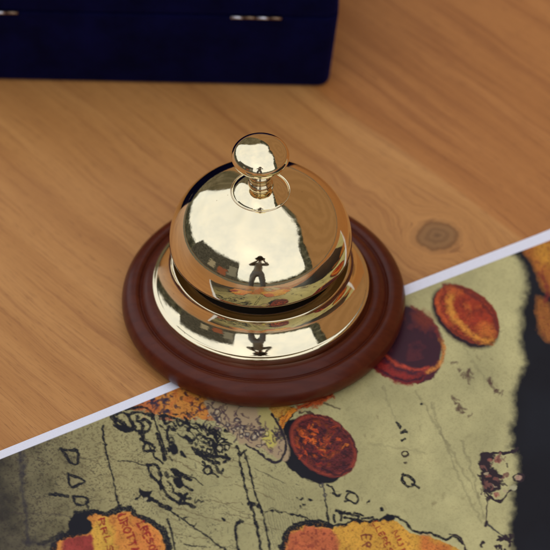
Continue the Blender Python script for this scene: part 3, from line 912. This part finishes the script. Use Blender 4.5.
st = lathe('stem', [tuple(p) for p in catmull(stem, 4)], MAT_STEM, BELL, 96)
st.location = (CXO, 0, 0)
KZ = 0.0776
knob = []
for k in range(41):
    a = -math.pi / 2 + k / 40 * math.pi
    knob.append((0.0103 * max(math.cos(a), 0), KZ + (0.0060 if a > 0 else 0.0056) * math.sin(a)))
knob[0] = (0.0, knob[0][1]); knob[-1] = (0.0, knob[-1][1])
kn = lathe('knob', knob, MAT_BRASS, BELL, 128)
kn.location = (CXO, 0, 0)

# ---------------------------------------------------------------- the navy box
BR_ = at(329, 88); BL_ = at(0, 81)
ang = math.atan2(BR_[1] - BL_[1], BR_[0] - BL_[0])
BW, BD, H1, H2 = 0.152, 0.10, 0.0390, 0.019
BOX = empty('velvet_box', (BR_[0], BR_[1], 0), 'dark navy velvet covered box with small metal hinges, behind the bell', 'box', rz=ang)


def box_part(z0, z1, in0, in1, name, bev, lo_bev):
    """box with its right front corner at the origin; in0/in1: inset of its foot and top"""
    bm = bmesh.new()
    vs_ = []
    for zz, i in ((z0, in0), (z1, in1)):
        for (xx_, yy_) in ((-BW + i, i), (-i, i), (-i, BD - i), (-BW + i, BD - i)):
            vs_.append(bm.verts.new((xx_, yy_, zz)))
    a = vs_
    for f in ((a[3], a[2], a[1], a[0]), (a[4], a[5], a[6], a[7]), (a[0], a[1], a[5], a[4]), (a[1], a[2], a[6], a[5]), (a[2], a[3], a[7], a[6]), (a[3], a[0], a[4], a[7])):
        bm.faces.new(f)
    bm.edges.ensure_lookup_table()
    ver = [e for e in bm.edges if abs(e.verts[0].co.z - e.verts[1].co.z) > 1e-4]
    bmesh.ops.bevel(bm, geom=ver, offset=bev, segments=5, affect='EDGES', profile=0.5)
    hor = [e for e in bm.edges if abs(e.verts[0].co.z - e.verts[1].co.z) < 1e-6 and len(e.link_faces) == 2 and any(abs(f.normal.z) > .9 for f in e.link_faces)]
    bmesh.ops.bevel(bm, geom=hor, offset=lo_bev, segments=3, affect='EDGES', profile=0.5)
    o = from_bm(name, bm, MAT_VELVET, BOX)
    return o


box_part(0.0003, H1, 0.0, -0.0034, 'box_base', 0.005, 0.0016)
box_part(H1 + 0.0006, H1 + H2, -0.0034, -0.0026, 'lid', 0.005, 0.0012)
for hx in (257, -2):
    p = at(hx, 82)
    lx = (p[0] - BR_[0]) * math.cos(-ang)
    hb = bpy.data.objects.new('hinge', None)
    hb.empty_display_size = 0.005
    COL.objects.link(hb); hb.parent = BOX
    hb.location = (lx, -0.0042, H1 + 0.0003)
    wseg = 0.0049
    for q in range(4):
        bm = bmesh.new()
        bmesh.ops.create_cone(bm, cap_ends=True, segments=16, radius1=0.00062, radius2=0.00062, depth=wseg * .95, matrix=Matrix.Rotation(R(90), 4, 'Y'))
        ko = from_bm('knuckle', bm, MAT_STEEL if q % 2 == 0 else MAT_BRONZE, hb)
        ko.location = ((q - 1.5) * wseg, 0, 0)

# ---------------------------------------------------------------- the photographer seen mirrored in the brass
MAT_PERSON, t, b = material('clothed_person', Roughness=0.85)
x, y, z = t.sep(t.coord('Object'))
n = t.noise(t.coord(), 40.0, 4)
jean = t.ramp(n, [(0.3, (0.15, 0.17, 0.22)), (0.7, (0.27, 0.30, 0.37))])
shirt = t.ramp(n, [(0.3, (0.16, 0.145, 0.135)), (0.7, (0.26, 0.24, 0.22))])
skin = (0.42, 0.24, 0.17, 1)
c = t.mix(t.step(z, 0.525, 0.535), jean, shirt)
c = t.mix(t.step(z, 1.075, 1.085), c, skin)
c = t.mix(t.step(z, GZ + .075, GZ + .065), c, (0.03, 0.022, 0.02, 1))
t.put(b.inputs['Base Color'], c)
HEAD = EYE - FW * 0.235 + np.array([-0.02, 0, 0.0])
GRIP = EYE - FW * 0.075
V, Es, Rd = [], [], []


def jv(p, r, link_to=None):
    V.append(tuple(p)); Rd.append(r)
    if link_to is not None: Es.append((link_to, len(V) - 1))
    return len(V) - 1


hx0 = -0.075
pel = jv((hx0, -1.15, 0.47), .125)
wst = jv((hx0, -1.19, 0.62), .115, pel)
che = jv((hx0 + .01, -1.24, 0.83), .135, wst)
nkb = jv((hx0 + .03, -1.255, 0.995), .075, che)
nk = jv((HEAD[0], HEAD[1] - .02, HEAD[2] - .125), .052, nkb)
hd0 = jv((HEAD[0], HEAD[1] + .01, HEAD[2] - .055), .068, nk)
hd1 = jv((HEAD[0], HEAD[1], HEAD[2] + .01), .085, hd0)
hd2 = jv((HEAD[0], HEAD[1] - .015, HEAD[2] + .075), .06, hd1)
nose = jv(tuple(HEAD + FW * 0.10 + np.array([0, 0, -.01])), .013, hd1)
for s_ in (-1, 1):
    jv((HEAD[0] + s_ * .088, HEAD[1] - .01, HEAD[2]), .018, hd1)
    sh = jv((hx0 + .02 + s_ * .17, -1.245, 0.955), .068, nkb)
    el_ = jv((hx0 + .03 + s_ * .27, -1.17, 0.87), .052, sh)
    wr = jv((GRIP[0] + s_ * .105, GRIP[1] - .05, GRIP[2] - .05), .028, el_)
    pm = jv((GRIP[0] + s_ * .088, GRIP[1] - .01, GRIP[2] - .01), .027, wr)
    for q in range(4):
        f0 = np.array(V[pm]) + FW * .012 + UP * (.027 - q * .018) + np.array([s_ * .004, 0, 0])
        a0 = jv(f0, .0095, pm)
        a1 = jv(f0 + FW * (.022 - .003 * abs(q - 1)) - RT * s_ * .006, .0085, a0)
        jv(f0 + FW * .030 - RT * s_ * (.024 - .003 * abs(q - 1)), .0075, a1)
    th = jv(np.array(V[pm]) - FW * .010 - UP * .02 - RT * s_ * .012, .011, pm)
    jv(np.array(V[th]) - UP * .002 - RT * s_ * .026, .009, th)
    hip = jv((hx0 + s_ * .10, -1.15, 0.41), .095, pel)
    kn_ = jv((hx0 + s_ * .125, -1.11, 0.06), .066, hip)
    ank = jv((hx0 + s_ * .145, -1.13, GZ + .085), .048, kn_)
    heel = jv((hx0 + s_ * .147, -1.14, GZ + .045), .042, ank)
    jv((hx0 + s_ * .175, -1.00, GZ + .037), .036, heel)
me = bpy.data.meshes.new('person')
me.from_pydata(V, Es, [])
per = link('person', me, MAT_PERSON, smooth=False)
sk = per.modifiers.new('skin', 'SKIN'); sk.use_smooth_shade = True
for i, d in enumerate(me.skin_vertices[0].data):
    d.radius = (Rd[i], Rd[i] * (0.8 if i in (pel, wst, che) else 1)); d.use_root = (i == pel)
sd = per.modifiers.new('sub', 'SUBSURF'); sd.levels = 1; sd.render_levels = 2
tag(per, 'person in jeans and hat taking the picture, mirrored in the brass bell', 'person')
MAT_HAT, t, b = material('hat_cloth', Roughness=0.9)
t.put(b.inputs['Base Color'], t.ramp(t.noise(t.coord(), 60.0, 4), [(0.3, (0.05, 0.035, 0.02)), (0.7, (0.09, 0.06, 0.035))]))
hat = lathe('hat', [(0.0, 0.15), (0.06, 0.147), (0.092, 0.125), (0.104, 0.05), (0.106, 0.022), (0.17, 0.010), (0.172, 0.006), (0.105, 0.008)], MAT_HAT, None, 48)
hat.location = (HEAD[0], HEAD[1] - .01, HEAD[2] + .03)
hat.rotation_euler = (R(-14), 0, 0)
hat.parent = per
MAT_BLACK, t, b = material('black_plastic', Roughness=0.5)
t.put(b.inputs['Base Color'], t.ramp(t.noise(t.coord(), 200.0, 3), [(0.3, (0.012, 0.012, 0.013)), (0.7, (0.03, 0.03, 0.032))]))
CAMT = empty('hand_camera', tuple(EYE - FW * 0.085), 'black camera in the hands of the person mirrored in the brass', 'camera')
CAMT.rotation_euler = (math.pi / 2 - ELEV, 0, 0)
bm = bmesh.new()
bmesh.ops.create_cube(bm, size=1.0)
for v in bm.verts: v.co = Vector((v.co.x * .13, v.co.y * .09, v.co.z * .05))
bmesh.ops.bevel(bm, geom=list(bm.edges), offset=.008, segments=3, affect='EDGES')
from_bm('camera_body', bm, MAT_BLACK, CAMT, smooth=False)
lathe('lens', [(0.0, -0.062), (0.030, -0.062), (0.034, -0.066), (0.036, -0.060), (0.036, -0.02)], MAT_BLACK, CAMT, 48)

# ---------------------------------------------------------------- sky: overcast daylight, trees and a brown building low around
W = bpy.data.worlds.new('World'); SC.world = W; W.use_nodes = True
t = NT(W.node_tree)
bg = t.n['Background']
D = t.coord('Generated')
x, y, z = t.sep(D)
el = t.mul(t.math('ARCSINE', z), 57.29578)
az = t.mul(t.math('ARCTAN2', x, t.mul(y, -1.0)), 57.29578)
nz = t.noise(D, 9.0, 5, 0.6)
nz2 = t.noise(D, 30.0, 4, 0.6)
nzt0 = t.noise(D, 60.0, 5, 0.75)
elj = t.add(el, t.add(t.mul(t.sub(nz, .5), 8.0), t.mul(t.sub(nzt0, .5), 9.0)))
azn = t.div(t.add(az, 180.0), 360.0)
cv = lambda pts: t.mul(t.curve(azn, [((a + 180) / 360, h / 90) for a, h in pts]), 90.0)
hor = cv([(-180, 44), (-167, 46), (-157, 41), (-150, 29), (-146, 7), (-131, 7), (-115, 12), (-93, 13), (-90, 26), (-72, 31), (-55, 34), (-31, 35), (-28.5, 33), (-27, 7), (-15, 3), (15, 3), (32, 4),
          (48, 5), (54, 8), (57, 28), (62, 40), (70, 48), (77, 50), (90, 55), (113, 60), (143, 62), (150, 57), (160, 50), (172, 45), (180, 44)])
hb_ = cv([(-180, 30), (-172, 18), (-164, 0), (63, 0), (66, 22), (75, 42), (90, 50), (113, 56), (147, 55), (158, 46), (170, 38), (180, 30)])
sky = t.n.new('ShaderNodeTexSky'); sky.sky_type = 'NISHITA'; sky.sun_disc = False
sky.sun_elevation = R(50); sky.sun_rotation = R(200)
skyc = t.mix(1.0, sky.outputs[0], (0.10, 0.10, 0.10), 'MULTIPLY')
cl = t.noise(D, 2.2, 5, 0.6)
overc = t.ramp(cl, [(0.3, (1.02, 1.07, 1.19)), (0.5, (1.20, 1.23, 1.30)), (0.7, (1.36, 1.35, 1.37))])
skyc = t.mix(0.82, skyc, overc)
nzt = t.noise(D, 55.0, 5, 0.7)
trees = t.ramp(t.add(t.mul(nz, .5), t.mul(nzt, .5)), [(0.36, (0.012, 0.013, 0.010)), (0.5, (0.055, 0.056, 0.042)), (0.62, (0.16, 0.155, 0.12)), (0.7, (0.40, 0.39, 0.34))])
trees = t.mix(t.mul(t.step(az, -138.0, -150.0), 0.7), trees, t.ramp(t.add(t.mul(nz, .5), t.mul(nzt, .5)), [(0.38, (0.07, 0.07, 0.04)), (0.5, (0.17, 0.135, 0.085)), (0.62, (0.27, 0.235, 0.165))]))
# brown building / boarding at the right
rg = t.math('SINE', t.add(t.mul(t.math('SQRT', t.add(t.mul(t.sub(az, 135.0), t.sub(az, 135.0)), t.mul(t.mul(t.sub(el, 30.0), t.sub(el, 30.0)), 3.0))), 0.35), t.mul(nz, 7.0)))
brown = t.mix(t.mul(t.step(rg, -1.0, 1.0), 0.35), (0.33, 0.18, 0.085), (0.23, 0.12, 0.052))
dark = t.ramp(nz2, [(0.3, (0.026, 0.025, 0.022)), (0.7, (0.105, 0.098, 0.085))])
# lighter wall and red cloth under the dark roof at the left
azj = t.add(az, t.mul(t.sub(nz2, .5), 9.0)); elw = t.add(el, t.mul(t.sub(nzt, .5), 9.0))
inb = lambda v, a, b_: t.mul(t.step(v, a - .8, a + .8), t.step(v, b_ + .8, b_ - .8))
patch1 = t.mul(inb(azj, -40, -29), inb(elw, 7, 24))
patch2 = t.mul(inb(azj, -52, -41), inb(elw, 3, 15))
patch3 = t.mul(inb(azj, -66, -57), inb(elw, 6, 17))
dark = t.mix(patch1, dark, (0.20, 0.19, 0.165)); dark = t.mix(patch2, dark, (0.24, 0.085, 0.05)); dark = t.mix(patch3, dark, (0.30, 0.26, 0.20))
lowc = t.mix(inb(az, -92, -27.5), trees, dark)
lowc = t.mix(t.step(t.sub(hb_, el), -1.0, 1.0), lowc, brown)
wcol = t.mix(t.step(t.sub(elj, hor), -2.0, 2.0), lowc, skyc)
wcol = t.mix(t.step(el, 0.0, -1.0), wcol, (0.10, 0.095, 0.065))
t.put(bg.inputs['Color'], wcol)
bg.inputs['Strength'].default_value = 1.0

# ---------------------------------------------------------------- camera and render settings
cam = bpy.data.cameras.new('camera')
co = bpy.data.objects.new('camera', cam)
COL.objects.link(co)
co.location = Vector(EYE)
co.rotation_euler = (math.pi / 2 - ELEV, 0, 0)
cam.sensor_width = 36
cam.lens = 18 / (275 / FPX)
cam.clip_start = 0.02; cam.clip_end = 500
cam.dof.use_dof = True
cam.dof.focus_distance = DIST - 0.052
cam.dof.aperture_fstop = 13
SC.camera = co
SC.view_settings.view_transform = 'Standard'
SC.view_settings.look = 'None'
SC.view_settings.exposure = 0
SC.cycles.max_bounces = 10
SC.cycles.glossy_bounces = 8
SC.cycles.use_denoising = True
